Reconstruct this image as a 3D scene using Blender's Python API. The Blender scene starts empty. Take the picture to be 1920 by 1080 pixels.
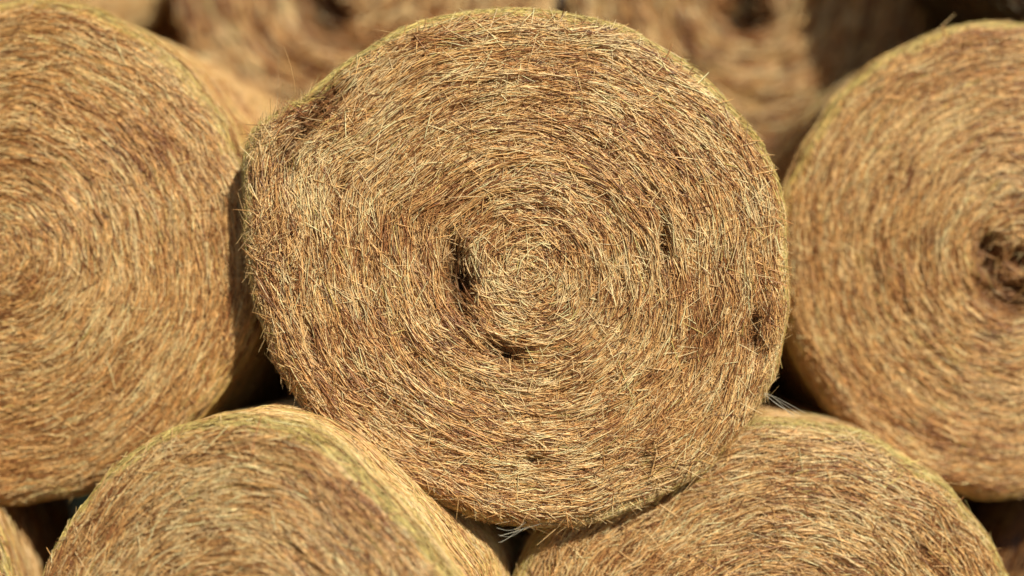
import bpy, math, numpy as np
from mathutils import Vector, Matrix
rng = np.random.default_rng(7)
scene = bpy.context.scene

# ------------------------------------------------------------------ light
world = bpy.data.worlds.new("World"); scene.world = world; world.use_nodes = True
nt = world.node_tree
bg = nt.nodes.get("Background") or nt.nodes.new("ShaderNodeBackground")
sky = nt.nodes.new("ShaderNodeTexSky"); sky.sky_type = 'NISHITA'; sky.sun_disc = False
SUN_AZ, SUN_EL = math.radians(29), math.radians(38)
sd = Vector((math.sin(SUN_AZ)*math.cos(SUN_EL), -math.cos(SUN_AZ)*math.cos(SUN_EL), math.sin(SUN_EL)))
sky.sun_elevation = SUN_EL; sky.sun_rotation = math.pi - SUN_AZ
nt.links.new(sky.outputs[0], bg.inputs[0]); bg.inputs[1].default_value = 0.05
sl = bpy.data.lights.new("sun", 'SUN'); sl.energy = 5.0; sl.angle = math.radians(0.5); sl.color = (1, 0.94, 0.82)
so = bpy.data.objects.new("sun", sl); scene.collection.objects.link(so)
so.rotation_euler = sd.to_track_quat('Z', 'Y').to_euler()
scene.view_settings.view_transform = 'Standard'; scene.view_settings.look = 'None'; scene.view_settings.exposure = 0

# ------------------------------------------------------------------ camera
cd = bpy.data.cameras.new("camera"); cd.lens = 50; cd.sensor_width = 36; cd.clip_end = 500; cd.clip_start = 0.05
cam = bpy.data.objects.new("camera", cd); scene.collection.objects.link(cam)
cam.location = (0, 0, 0); cam.rotation_euler = (math.radians(90), 0, 0)
cd.dof.use_dof = True; cd.dof.focus_distance = 3.86; cd.dof.aperture_fstop = 0.34
scene.camera = cam

# ------------------------------------------------------------------ materials
def straw_material(name, tint=(1, 1, 1), rough=0.36):
    m = bpy.data.materials.new(name); m.use_nodes = True
    n = m.node_tree.nodes; l = m.node_tree.links
    p = n["Principled BSDF"]
    at = n.new("ShaderNodeAttribute"); at.attribute_name = "straw_colour"
    tc = n.new("ShaderNodeTexCoord")
    no = n.new("ShaderNodeTexNoise"); no.inputs["Scale"].default_value = 60; no.inputs["Detail"].default_value = 4
    l.new(tc.outputs["Object"], no.inputs["Vector"])
    mr = n.new("ShaderNodeMapRange"); mr.inputs[1].default_value = 0.3; mr.inputs[2].default_value = 0.7
    mr.inputs[3].default_value = 0.78; mr.inputs[4].default_value = 1.18
    l.new(no.outputs["Fac"], mr.inputs[0])
    mx = n.new("ShaderNodeVectorMath"); mx.operation = 'MULTIPLY'
    mx2 = n.new("ShaderNodeVectorMath"); mx2.operation = 'SCALE'
    l.new(at.outputs["Color"], mx.inputs[0]); mx.inputs[1].default_value = tint
    l.new(mx.outputs[0], mx2.inputs[0]); l.new(mr.outputs[0], mx2.inputs["Scale"])
    l.new(mx2.outputs[0], p.inputs["Base Color"])
    p.inputs["Roughness"].default_value = rough
    p.inputs["Specular IOR Level"].default_value = 0.5
    no2 = n.new("ShaderNodeTexNoise"); no2.inputs["Scale"].default_value = 220; no2.inputs["Detail"].default_value = 3
    l.new(tc.outputs["Object"], no2.inputs["Vector"])
    bp = n.new("ShaderNodeBump"); bp.inputs["Strength"].default_value = 0.3; bp.inputs["Distance"].default_value = 0.003
    l.new(no2.outputs["Fac"], bp.inputs["Height"]); l.new(bp.outputs[0], p.inputs["Normal"])
    return m
M_straw = straw_material("dry_straw", (1.0, 0.975, 0.93))
M_gold = straw_material("golden_straw", (1.03, 0.97, 0.87))
M_dull = straw_material("shadow_tinted_straw", (0.42, 0.34, 0.28))  # straw tint darkened to stand for a bale in shadow
M_shade = straw_material("shade_grey_straw", (0.20, 0.21, 0.20))  # dark grey tint paints shade onto the top bale
M_net = bpy.data.materials.new("pale_net"); M_net.use_nodes = True
M_net.node_tree.nodes["Principled BSDF"].inputs["Base Color"].default_value = (0.5, 0.47, 0.36, 1)
M_net.node_tree.nodes["Principled BSDF"].inputs["Roughness"].default_value = 0.4

PALE = np.array([1.0, 0.76, 0.41]); GOLD = np.array([0.83, 0.50, 0.188]); BROWN = np.array([0.44, 0.19, 0.068])
DARK = np.array([0.11, 0.045, 0.02]); GREEN = np.array([0.68, 0.60, 0.18])

# ------------------------------------------------------------------ helpers
class Noise2:
    """periodic in the 2nd coordinate (0..1), smooth value noise"""
    def __init__(s, nu, nv, r): s.g = r.random((nu+2, nv)); s.nu = nu; s.nv = nv
    def __call__(s, u, v):
        a = np.clip(u, 0, 1)*s.nu; b = (v % 1.0)*s.nv
        i = np.minimum(a.astype(int), s.nu); j = b.astype(int) % s.nv
        fa = a-i; fb = b-np.floor(b); fa = fa*fa*(3-2*fa); fb = fb*fb*(3-2*fb)
        j2 = (j+1) % s.nv; i2 = np.minimum(i+1, s.nu+1)
        g = s.g
        return (g[i, j]*(1-fa)+g[i2, j]*fa)*(1-fb)+(g[i, j2]*(1-fa)+g[i2, j2]*fa)*fb - 0.5
class NoiseXZ:
    """plain planar value noise with a given cell size"""
    def __init__(s, cell, r): s.g = r.random((64, 64)); s.c = cell
    def __call__(s, x, z):
        a = x/s.c+1000; b = z/s.c+1000
        i = np.floor(a).astype(int); j = np.floor(b).astype(int); fa = a-i; fb = b-j
        fa = fa*fa*(3-2*fa); fb = fb*fb*(3-2*fb); g = s.g
        return (g[i % 64, j % 64]*(1-fa)+g[(i+1) % 64, j % 64]*fa)*(1-fb)+(g[i % 64, (j+1) % 64]*(1-fa)+g[(i+1) % 64, (j+1) % 64]*fa)*fb-0.5

def norm(v): return v/np.maximum(np.linalg.norm(v, axis=-1, keepdims=True), 1e-9)

def straw_geo(P, W, Nn, C, flat=0.6):
    N, K, _ = P.shape
    T = norm(np.gradient(P, axis=1))
    n = Nn[:, None, :]; b = norm(np.cross(T, n)); n2 = np.cross(b, T)
    ph = rng.random(N)*6.283
    prof = np.ones(K); prof[0] = 0.8; prof[-1] = 0.6
    V = np.empty((N, K, 3, 3))
    for j in range(3):
        a = (ph+j*2.0944)[:, None, None]
        V[:, :, j, :] = P + (np.cos(a)*b + np.sin(a)*n2*flat)*(W[:, None, None]*0.5*prof[None, :, None])
    V = V.reshape(-1, 3)
    base = (np.arange(N)*K*3)[:, None, None]
    k = np.arange(K-1)[None, :, None]*3
    j = np.arange(3)[None, None, :]
    a0 = base+k+j; a1 = base+k+(j+1) % 3
    F = np.stack([a0, a1, a1+3, a0+3], -1).reshape(-1, 4)
    Cv = np.repeat(C, K*3, axis=0)
    return V, F, Cv

def make_mesh(name, chunks, mat, origin):
    Vs, Fs, Cs = [], [], []; o = 0
    for V, F, C in chunks:
        Vs.append(V); Fs.append(F+o); Cs.append(C); o += len(V)
    V = (np.concatenate(Vs)-np.array(origin)).astype(np.float32); F = np.concatenate(Fs).astype(np.int32); C = np.concatenate(Cs)
    me = bpy.data.meshes.new(name)
    me.vertices.add(len(V)); me.vertices.foreach_set("co", V.ravel())
    me.loops.add(F.size); me.loops.foreach_set("vertex_index", F.ravel())
    me.polygons.add(len(F)); me.polygons.foreach_set("loop_start", np.arange(0, F.size, 4, dtype=np.int32))
    me.update(calc_edges=True)
    at = me.attributes.new("straw_colour", 'FLOAT_COLOR', 'POINT')
    c4 = np.ones((len(V), 4), np.float32); c4[:, :3] = C; at.data.foreach_set("color", c4.ravel())
    me.materials.append(mat)
    ob = bpy.data.objects.new(name, me); scene.collection.objects.link(ob)
    return ob

def grid(fn, us, vs, colfn):
    U, Vv = np.meshgrid(us, vs, indexing='ij'); P = fn(U.ravel(), Vv.ravel())
    nu, nv = len(us), len(vs)
    i = np.arange(nu-1)[:, None]; j = np.arange(nv)[None, :]; j2 = (j+1) % nv
    F = np.stack([i*nv+j, i*nv+j2, (i+1)*nv+j2, (i+1)*nv+j], -1).reshape(-1, 4)
    return P, F, colfn(U.ravel(), Vv.ravel())

# ------------------------------------------------------------------ the bale
def bale(label, cx, cz, y0, outline, n_face, n_side, L=1.22, mat=None, seed=1, dome=0.05, rough=1.0,
         gouges=(), K=4, wscale=1.0, stray=150, fringe=250, brown=0.0, rimgreen=0.7, yaw=0.0, detail=1.0, messy=1.0, ragged=(), tufts=(), painted_sidelight=1.0, rings=1.0):
    global rng
    rng = r = np.random.default_rng(seed)
    mat = mat or M_straw
    rr, s0 = 0.06, 0.925
    th_t = np.linspace(-math.pi, math.pi, 721)
    if isinstance(outline, (list,)):
        pts = np.array(outline); a = np.arctan2(pts[:, 1]-cz, pts[:, 0]-cx); q = np.hypot(pts[:, 1]-cz, pts[:, 0]-cx)
        o = np.argsort(a); a = a[o]; q = q[o]
        a = np.concatenate([a-2*math.pi, a, a+2*math.pi]); q = np.concatenate([q, q, q])
        Rt = np.interp(th_t, a, q)
        ker = np.hanning(11); ker /= ker.sum()
        Rt = np.convolve(np.concatenate([Rt[-61:-1], Rt, Rt[1:61]]), ker, 'same')[60:-60]
        wob = 0.0035
    else:
        rx, rz = outline[:2]
        Rt = 1/np.sqrt((np.cos(th_t)/rx)**2+(np.sin(th_t)/rz)**2)
        wob = 0.005
        for (ang, wd, amt) in outline[2:]:
            d = (th_t-math.radians(ang)+math.pi) % (2*math.pi)-math.pi
            Rt = Rt*(1-amt*np.exp(-(d/math.radians(wd))**2))
    for k in range(3, 30):
        Rt = Rt + wob/k**0.5*0.8*r.normal()*np.cos(k*th_t+r.random()*6.28)
    def R(th): return np.interp((th+math.pi) % (2*math.pi)-math.pi, th_t, Rt)
    nA, nB, nC, nD = Noise2(6, 9, r), Noise2(24, 12, r), Noise2(52, 30, r), Noise2(95, 60, r)
    nCol, nCol2, nDev, nDev2 = Noise2(9, 10, r), Noise2(60, 22, r), Noise2(10, 14, r), Noise2(30, 50, r)
    rag = NoiseXZ(0.022, r); rag2 = NoiseXZ(0.009, r); pat = NoiseXZ(0.13, r); pat2 = NoiseXZ(0.045, r)
    def height(s, th):
        v2 = th/(2*math.pi)
        h = dome*(1-s**2)
        h = h + rough*((0.034*nA(s, v2)+0.024*nB(s, v2))*np.clip(s*2.2-0.25, 0, 1)+(0.018*nC(s, v2)+0.014*nD(s, v2))*np.clip(s*4, 0.3, 1))*np.clip(1.12-s, 0.12, 1)
        q = np.clip((s-s0)/(1-s0), 0, 1)
        h = h - rr*(1-np.sqrt(np.maximum(1-q**2, 0)))
        return h
    def gouge(x, z):
        g = np.zeros_like(x)
        for (gx, gz, ga, gb, ang, dep) in gouges:
            c, s_ = math.cos(math.radians(ang)), math.sin(math.radians(ang))
            dx, dz = x-gx, z-gz
            u = (dx*c+dz*s_)/ga; w = (-dx*s_+dz*c)/gb
            n1 = rag(x, z); n2 = rag2(x, z)
            d2 = u*u+w*w+0.9*n1+0.9*n2
            g = np.maximum(g, dep*np.exp(-np.maximum(d2, 0)**1.3)*(u*u+w*w < 7))
        return g
    ca, sa = math.cos(yaw), math.sin(yaw)
    def rot(P):
        if yaw == 0: return P
        x = P[..., 0]-cx; y = P[..., 1]-y0
        Q = P.copy(); Q[..., 0] = cx+x*ca-y*sa; Q[..., 1] = y0+x*sa+y*ca
        return Q
    def surf(s, th, off=0.0, extra=0.0):
        rad = R(th)*s; q = np.clip((s-s0)/(1-s0), 0, 1)
        x = cx+(rad+off*q)*np.cos(th); z = cz+(rad+off*q)*np.sin(th)
        y = y0-height(s, th)+gouge(x, z)-off*(1-q*0.8)-extra
        return np.stack([x, y, z], -1)
    def bcol(s, th):
        t = np.clip(0.5+nCol2(s, th/6.2832), 0, 1)[:, None]
        return DARK*0.9*(1-t)+BROWN*0.6*t
    ns, ntm = int(150*detail), int(480*detail)
    us = np.linspace(0.002, 1, ns); vs = np.linspace(-math.pi, math.pi, ntm, endpoint=False)
    chunks = [grid(lambda a, b: rot(surf(a, b)), us, vs, bcol)]
    def colours(N, tone, s, th):
        t = tone + r.normal(0, 0.6, N) + 0.25*np.clip((s-0.955)/0.02, 0, 1)
        t = np.clip(t, -1, 1)[:, None]
        c = np.where(t > 0, GOLD*(1-t)+PALE*t, GOLD*(1+t)+BROWN*(-t))
        dk = r.random(N) < (0.15+brown*0.3+0.3*np.clip(-tone, 0, 1))*np.where(s > 0.96, 0.5, 1)
        c = np.where(dk[:, None], BROWN*0.5+DARK*0.5, c)
        gr = r.random(N) < (0.01+rimgreen*np.clip((s-0.95)/0.04, 0, 1)*np.clip(0.5+np.sin(th), 0.25, 1)*0.9)
        c = np.where(gr[:, None], c*0.3+GREEN*0.7, c)
        return np.minimum(c*(0.76+0.45*r.random((N, 1))), 0.97)
    def lay(N, s, th, length, width, sig, offs, tilt, follow, tone_add=0.0, K=K):
        R0 = R(th); cxp = cx+R0*s*np.cos(th); czp = cz+R0*s*np.sin(th)
        e = 0.03
        tx = (R(th+e)*np.cos(th+e)-R(th-e)*np.cos(th-e)); tz = (R(th+e)*np.sin(th+e)-R(th-e)*np.sin(th-e))
        tl = np.hypot(tx, tz); tx /= tl; tz /= tl
        edge = np.where(s > 0.95, 0.3, 1.0)
        dev = 0.06*edge + r.normal(0, 1, N)*sig + messy*edge*(0.3*nDev(s, th/6.2832)+0.38*nDev2(s, th/6.2832))
        c, s_ = np.cos(dev), np.sin(dev)
        dx, dz = tx*c-tz*s_, tx*s_+tz*c
        nx, nz = -dz, dx
        rad = np.maximum(R0*s, 0.05)
        t = np.linspace(-0.5, 0.5, K)[None, :]*length[:, None]
        curv = (0.38/rad*np.cos(dev)+r.normal(0, 0.15, N))[:, None]
        cv = curv*t*t
        x = cxp[:, None]+dx[:, None]*t+nx[:, None]*cv; z = czp[:, None]+dz[:, None]*t+nz[:, None]*cv
        thp = np.arctan2(z-cz, x-cx); sp = np.hypot(x-cx, z-cz)/R(thp)
        h0 = height(s, th)[:, None]; h1 = height(np.clip(sp, 0, 1), thp)
        h = h0*(1-follow)+h1*follow
        g = gouge(x, z); g0 = gouge(cxp, czp)
        q = np.clip((sp-s0)/(1-s0), 0, 1)
        over = np.maximum(sp-1.0, 0)
        dig = np.where(r.random(N) < 0.04, 0.35, 1.0)[:, None]      # a few stalks bridge the hollows
        y = y0-h+(g0[:, None]*0.45+g*0.5)*dig-offs[:, None]*(1-0.8*q)-tilt[:, None]*t
        rad_off = offs[:, None]*q - over*R(thp)*0.85*(follow)
        x = x+rad_off*np.cos(thp); z = z+rad_off*np.sin(thp)
        P = rot(np.stack([x, y, z], -1))
        pt = 0.95*pat(cxp, czp)+0.9*pat2(cxp, czp)
        tone = 0.14+tone_add+0.5*nCol(s, th/6.2832)+rings*nCol2(s, th/6.2832)+messy*pt-brown
        C = colours(N, tone, s, th)
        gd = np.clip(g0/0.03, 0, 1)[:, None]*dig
        C = C*(1-0.75*gd)+(BROWN*0.65+DARK*0.1)*0.75*gd  # hollow straws browned, mostly shadow put into their colour
        C = C*(1-0.55*np.clip((g0-0.06)/0.06, 0, 1))[:, None]  # extra painted shade where hollows run deep
        qq = np.clip((s-s0)/(1-s0), 0, 1)*0.8
        Nn = np.stack([np.cos(th)*qq, -(1-qq), np.sin(th)*qq], -1)
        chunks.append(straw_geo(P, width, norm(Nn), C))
    N = n_face
    s = np.sqrt(r.random(N))*0.998; th = r.random(N)*6.2832-math.pi
    core = np.clip(1-s/0.24, 0, 1)
    length = r.uniform(0.026, 0.115, N)*np.clip(0.38+s*1.3, 0.38, 1)
    width = r.uniform(0.0013, 0.0037, N)*wscale
    sig = 0.11+0.12*(r.random(N) < 0.4)+0.65*(r.random(N) < 0.10+0.08*min(messy, 1))+0.8*core
    sig = np.where(s > 0.95, sig*0.4, sig)
    offs = r.random(N)**1.3*0.019*rough*(1-0.45*core)+0.001
    offs = np.where(s > 0.95, offs*0.5, offs)
    tilt = r.normal(0, 0.09, N)*np.where(s > 0.94, 0.3, 1)
    lay(N, s, th, length, width, sig, offs, tilt, 0.6)
    if stray:
        N = stray; s = np.sqrt(r.random(N))*0.93; th = r.random(N)*6.2832-math.pi
        lay(N, s, th, r.uniform(0.04, 0.15, N), r.uniform(0.0014, 0.0028, N)*wscale, np.full(N, 0.65),
            r.uniform(0.008, 0.022, N), r.normal(0, 0.12, N), 0.4, 0.7, K=4)
    for (a0, a1, sa0, sa1, N, ta) in ragged:
        th = np.radians(r.uniform(a0, a1, N)); s = r.uniform(sa0, sa1, N)
        lay(N, s, th, r.uniform(0.03, 0.09, N), r.uniform(0.0014, 0.0032, N)*wscale, np.full(N, 0.6),
            r.uniform(0.0, 0.028, N), r.normal(0, 0.35, N), 0.4, ta, K=4)
    face_ob = make_mesh("end_face", chunks, mat, (0, 0, 0))
    # ---- side
    chunks = []
    nS = Noise2(12, 30, r); nS2 = Noise2(50, 70, r)
    def side(v, th, off=0.0):
        v = np.asarray(v)
        q = np.clip((v-0.96)/0.04, 0, 1); shrink = 1-0.07*(1-np.sqrt(np.maximum(1-q*q, 0)))
        rad = R(th)*shrink+off+0.014*nS(v, th/6.2832)+0.007*nS2(v, th/6.2832)-0.002
        ramp = np.clip(v/0.03, 0, 1); rad = rad*ramp + (R(th)+off)*(1-ramp)
        return rot(np.stack([cx+rad*np.cos(th), y0+rr+v*L, cz+rad*np.sin(th)], -1))
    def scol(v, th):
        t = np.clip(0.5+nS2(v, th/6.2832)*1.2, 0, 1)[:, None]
        return (BROWN*(1-t)+GOLD*0.6*t)*painted_sidelight
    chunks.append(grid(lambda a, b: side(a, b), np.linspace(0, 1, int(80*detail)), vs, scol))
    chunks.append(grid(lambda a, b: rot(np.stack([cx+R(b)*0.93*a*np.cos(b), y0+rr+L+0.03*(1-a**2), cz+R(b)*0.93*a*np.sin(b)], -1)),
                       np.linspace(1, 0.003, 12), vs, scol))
    N = n_side
    v = r.random(N)**1.3*0.985; th = r.random(N)*6.2832-math.pi
    ln = r.uniform(0.05, 0.16, N); dev = r.normal(0, 0.16, N)+r.normal(0, 0.6, N)*(r.random(N) < 0.16)
    t = np.linspace(-0.5, 0.5, K)[None, :]*ln[:, None]
    thp = th[:, None]+t*np.cos(dev)[:, None]/R(th)[:, None]; vp = np.clip(v[:, None]+t*np.sin(dev)[:, None]/L, 0.0, 1)
    P = side(vp, thp, (r.random(N)*0.012+0.001)[:, None])
    C = np.clip(r.normal(0.2, 0.6, N)+1.2*nS(v, th/6.2832), -1, 1)[:, None]
    C = np.where(C > 0, GOLD*(1-C)+PALE*C, GOLD*(1+C)+BROWN*(-C))
    gr = r.random(N) < 0.33*rimgreen+0.3*rimgreen*(v < 0.04)
    C = np.minimum(np.where(gr[:, None], C*0.45+GREEN*0.55, C)*0.95*(painted_sidelight+(1-painted_sidelight)*(v < 0.015))[:, None], 0.97)
    Nn = rot(np.stack([cx+np.cos(th), np.full(N, y0), cz+np.sin(th)], -1))-np.array([cx, y0, cz])
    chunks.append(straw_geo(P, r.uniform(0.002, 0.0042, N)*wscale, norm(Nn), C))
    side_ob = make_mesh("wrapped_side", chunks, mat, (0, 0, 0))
    obs = [face_ob, side_ob]
    if fringe:
        chunks = []
        ths = [r.random(fringe)*6.2832-math.pi]; big = [np.ones(fringe)]
        for (a0, a1, n_) in tufts:
            ths.append(np.radians(r.uniform(a0, a1, n_))); big.append(r.uniform(1.2, 2.3, n_))
        th = np.concatenate(ths); bigf = np.concatenate(big); N = len(th); s = r.uniform(0.955, 0.998, N)
        p0 = surf(s, th)
        tang = np.stack([-np.sin(th), np.zeros(N), np.cos(th)], -1)*np.where(r.random(N) < 0.5, -1, 1)[:, None]
        rad = np.stack([np.cos(th), np.zeros(N), np.sin(th)], -1)
        d = norm(tang*r.uniform(0.5, 1.5, N)[:, None]+rad*r.uniform(0.05, 0.55, N)[:, None]+np.array([0, -1, 0])*r.uniform(-0.3, 0.4, N)[:, None])
        ln = r.uniform(0.012, 0.04, N)*(1+1.6*(r.random(N) < 0.05))*bigf
        t = np.linspace(-0.25, 1, 5)[None, :, None]*ln[:, None, None]
        P = p0[:, None, :]+d[:, None, :]*t+r.normal(0, 0.6, (N, 1, 3))*t*t*1.5
        C = np.minimum(GOLD*0.4+PALE*0.6*r.random((N, 1))+GREEN*0.1, .97)
        chunks.append(straw_geo(rot(P), r.uniform(0.0013, 0.0026, N)*wscale, norm(rad+np.array([0, -1, 0])), C))
        obs.append(make_mesh("loose_straw", chunks, mat, (0, 0, 0)))
    e = bpy.data.objects.new("hay_bale", None); e.empty_display_size = 0.2
    scene.collection.objects.link(e)
    base = Vector((cx, y0, cz-float(R(np.array([-math.pi/2]))[0])))
    e.location = base
    for o in obs:
        o.data.transform(Matrix.Translation(-base)); o.parent = e
    e["label"] = label; e["category"] = "hay bale"; e["group"] = "stacked round hay bales"
    return e

central = [(.764,.088),(.760,-.088),(.708,-.280),(.619,-.428),(.428,-.575),(.206,-.649),(0,-.656),(-.236,-.583),(-.472,-.442),
(-.590,-.324),(-.678,-.147),(-.715,-.029),(-.738,.177),(-.745,.354),(-.722,.450),(-.590,.520),(-.472,.622),(-.324,.708),(-.162,.760),
(0,.774),(.206,.752),(.398,.678),(.546,.575),(.649,.465),(.723,.339)]
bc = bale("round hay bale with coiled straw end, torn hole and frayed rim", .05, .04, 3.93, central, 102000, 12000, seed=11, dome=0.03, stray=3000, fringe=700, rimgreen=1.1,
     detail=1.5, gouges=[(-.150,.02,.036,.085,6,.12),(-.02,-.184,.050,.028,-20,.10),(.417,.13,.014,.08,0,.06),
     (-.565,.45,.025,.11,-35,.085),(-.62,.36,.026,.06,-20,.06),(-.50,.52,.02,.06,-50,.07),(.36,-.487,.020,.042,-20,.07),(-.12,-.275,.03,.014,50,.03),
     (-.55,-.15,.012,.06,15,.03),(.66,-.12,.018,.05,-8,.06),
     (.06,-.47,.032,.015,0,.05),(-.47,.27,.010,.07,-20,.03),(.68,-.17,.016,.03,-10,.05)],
     ragged=[(136,158,.80,.97,700,-.3),(-20,0,.85,.95,250,-.3),(165,178,.8,.96,350,0),(-70,-50,.75,.93,250,-.2)],
     tufts=[(140,156,70),(148,154,50),(168,182,40),(190,215,60),(-40,-15,60),(-100,-60,40)])
bale("golden round hay bale with tightly coiled end beside the torn one", -1.480, .11, 4.17, (.745,.740,(-18,16,-.025)), 52000, 16000, seed=22, mat=M_gold, wscale=1.05, rough=0.65, K=3, stray=100, fringe=400, yaw=math.radians(-6), messy=.25, rimgreen=.8, rings=1.2)
bale("golden round hay bale with dark hollow in its coiled end", 1.51, .087, 4.27, (.705,.720), 48000, 9000, seed=36, mat=M_gold, wscale=1.05, rough=0.65, K=3, stray=100, fringe=300, yaw=math.radians(-1), messy=.25, rimgreen=1.0, rings=1.2, painted_sidelight=.5,  # curved side colour darkened to paint its shade
     gouges=[(1.43,.08,.045,.08,20,.08),(1.43,-.01,.065,.04,-20,.07),(1.50,.09,.035,.035,0,.06),(1.50,-.03,.055,.05,0,.08)])
bale("round hay bale with green netting rim in the bottom row", -.70, -1.062, 3.67, (.619,.720,(55,17,.05)), 48000, 42000, seed=44, wscale=1.0, K=3, stray=400, fringe=600, rimgreen=1.0, messy=.8, yaw=math.radians(-10), L=1.2, painted_sidelight=1.1)  # curved side colour lifted to look sunlit
bale("broad round hay bale carrying the torn bale, bottom row", .715, -1.07, 4.05, (.752,.70,(122,22,.06)), 50000, 12000, seed=55, wscale=1.05, K=3, stray=500, fringe=450, rimgreen=1.0, messy=.8)
bale("pale round hay bale at the end of the bottom row", -2.06, -1.00, 3.9, (.665,.775), 16000, 6000, seed=66, wscale=1.4, K=3, stray=0, fringe=60, detail=.5, yaw=math.radians(9), brown=-.5)
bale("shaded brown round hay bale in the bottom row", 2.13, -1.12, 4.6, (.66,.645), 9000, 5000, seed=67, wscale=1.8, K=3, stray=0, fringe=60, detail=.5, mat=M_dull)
def far(label, x, z, y, o, seed, **k):
    return bale(label, x, z, y, o, k.pop("n", 20000), 5000, seed=seed, wscale=2.2, K=3, stray=0, fringe=80, detail=.7, rimgreen=.3, messy=.7, rough=2.2, rings=2.2, **k)
far("wide round hay bale with dark hollow in the upper row", -.557, 1.2, 5.32, (.72,.72), 71, gouges=[(-.69,1.03,.08,.11,10,.18)], brown=0)
far("round hay bale with dark hole in its end, upper row", .90, 1.10, 5.32, (.68,.69), 72, gouges=[(.87,1.02,.08,.08,0,.18)], brown=0)
far("pale golden round hay bale on the upper row", -1.83, 1.38, 5.75, (.46,.46), 74, mat=M_gold, brown=-.5)
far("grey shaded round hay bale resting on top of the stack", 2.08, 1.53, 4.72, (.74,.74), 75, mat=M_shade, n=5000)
for i, (x, z) in enumerate([(-1.38,.03),(0,.03),(1.38,.03),(-.7,-1.1),(.7,-1.1)]):
    bale("round hay bale in the supporting rows behind", x, z, 5.6, (.62,.62), 3000, 3000, seed=80+i, wscale=2, K=3, stray=0, fringe=0, detail=.4)

# ------------------------------------------------------------------ torn net strands
def strands(name, parent, curves):
    ch = []
    for pts, w in curves:
        P = np.array(pts)[None]
        ch.append(straw_geo(P, np.array([w]), np.array([[0, -1., 0]]), np.array([[.6, .58, .5]]), flat=1))
    o = make_mesh(name, ch, M_net, tuple(parent.location)); o.parent = parent
    o["label"] = "frayed pale plastic netting strands"
rng = np.random.default_rng(5)
cv = []
for i in range(6):
    x0 = -.05+rng.random()*.02; x1 = x0+rng.uniform(.05,.13); z0 = -.66-rng.random()*.05; z1 = -.655-rng.uniform(-.01,.01)
    t = np.linspace(0, 1, 12)
    cv.append((np.stack([x0+(x1-x0)*t, 3.93+0*t, z0+(z1-z0)*t-.015*rng.random()*np.sin(t*3.14)], -1), .0010))
for i in range(5):
    t = np.linspace(0, 1, 14); x1 = .80+rng.uniform(-.03,.03); z1 = -.35-rng.uniform(-.005,.015)
    cv.append((np.stack([.69+(x1-.69)*t, 3.95-.02*t, -.285+rng.normal(0,.004)+(z1+.285)*t-.008*rng.normal()*np.sin(t*4)], -1), .0011))
strands("torn_netting", bc, cv)

# ------------------------------------------------------------------ ground + hedge
gm = bpy.data.materials.new("straw_littered_soil"); gm.use_nodes = True
n = gm.node_tree.nodes; l = gm.node_tree.links
no = n.new("ShaderNodeTexNoise"); no.inputs["Scale"].default_value = 9; no.inputs["Detail"].default_value = 8
cr = n.new("ShaderNodeValToRGB"); cr.color_ramp.elements[0].color = (.06,.04,.022,1); cr.color_ramp.elements[1].color = (.22,.16,.08,1)
l.new(no.outputs["Fac"], cr.inputs[0]); l.new(cr.outputs[0], n["Principled BSDF"].inputs["Base Color"]); n["Principled BSDF"].inputs["Roughness"].default_value = .95
me = bpy.data.meshes.new("ground"); me.from_pydata([(-150,-150,-1.775),(150,-150,-1.775),(150,150,-1.775),(-150,150,-1.775)], [], [(0,1,2,3)])
me.materials.append(gm); g = bpy.data.objects.new("ground", me); scene.collection.objects.link(g); g["kind"] = "structure"

hm = bpy.data.materials.new("dark_leaves"); hm.use_nodes = True
hn = hm.node_tree.nodes; hl = hm.node_tree.links
no = hn.new("ShaderNodeTexNoise"); no.inputs["Scale"].default_value = 3
cr = hn.new("ShaderNodeValToRGB"); cr.color_ramp.elements[0].color = (.008,.014,.006,1); cr.color_ramp.elements[1].color = (.03,.045,.015,1)
hl.new(no.outputs["Fac"], cr.inputs[0]); hl.new(cr.outputs[0], hn["Principled BSDF"].inputs["Base Color"]); hn["Principled BSDF"].inputs["Roughness"].default_value = .8
r = np.random.default_rng(3); N = 40000
c = np.stack([r.uniform(-7, 8, N), 10+r.random(N)*1.6, -1.7+r.random(N)*6.2], -1)
a = norm(r.normal(size=(N, 3)))*.11; b = norm(np.cross(a, r.normal(size=(N, 3))))*.07
V = np.stack([c-a, c+b, c+a, c-b], 1).reshape(-1, 3); F = np.arange(N*4).reshape(-1, 4)
h = make_mesh("hedge", [(V, F, np.full((N*4, 3), .03))], hm, (0, 10, -1.775)); h.location = (0, 10, -1.775)
h["label"] = "dark green dense hedge behind the stacked bales"; h["category"] = "hedge"
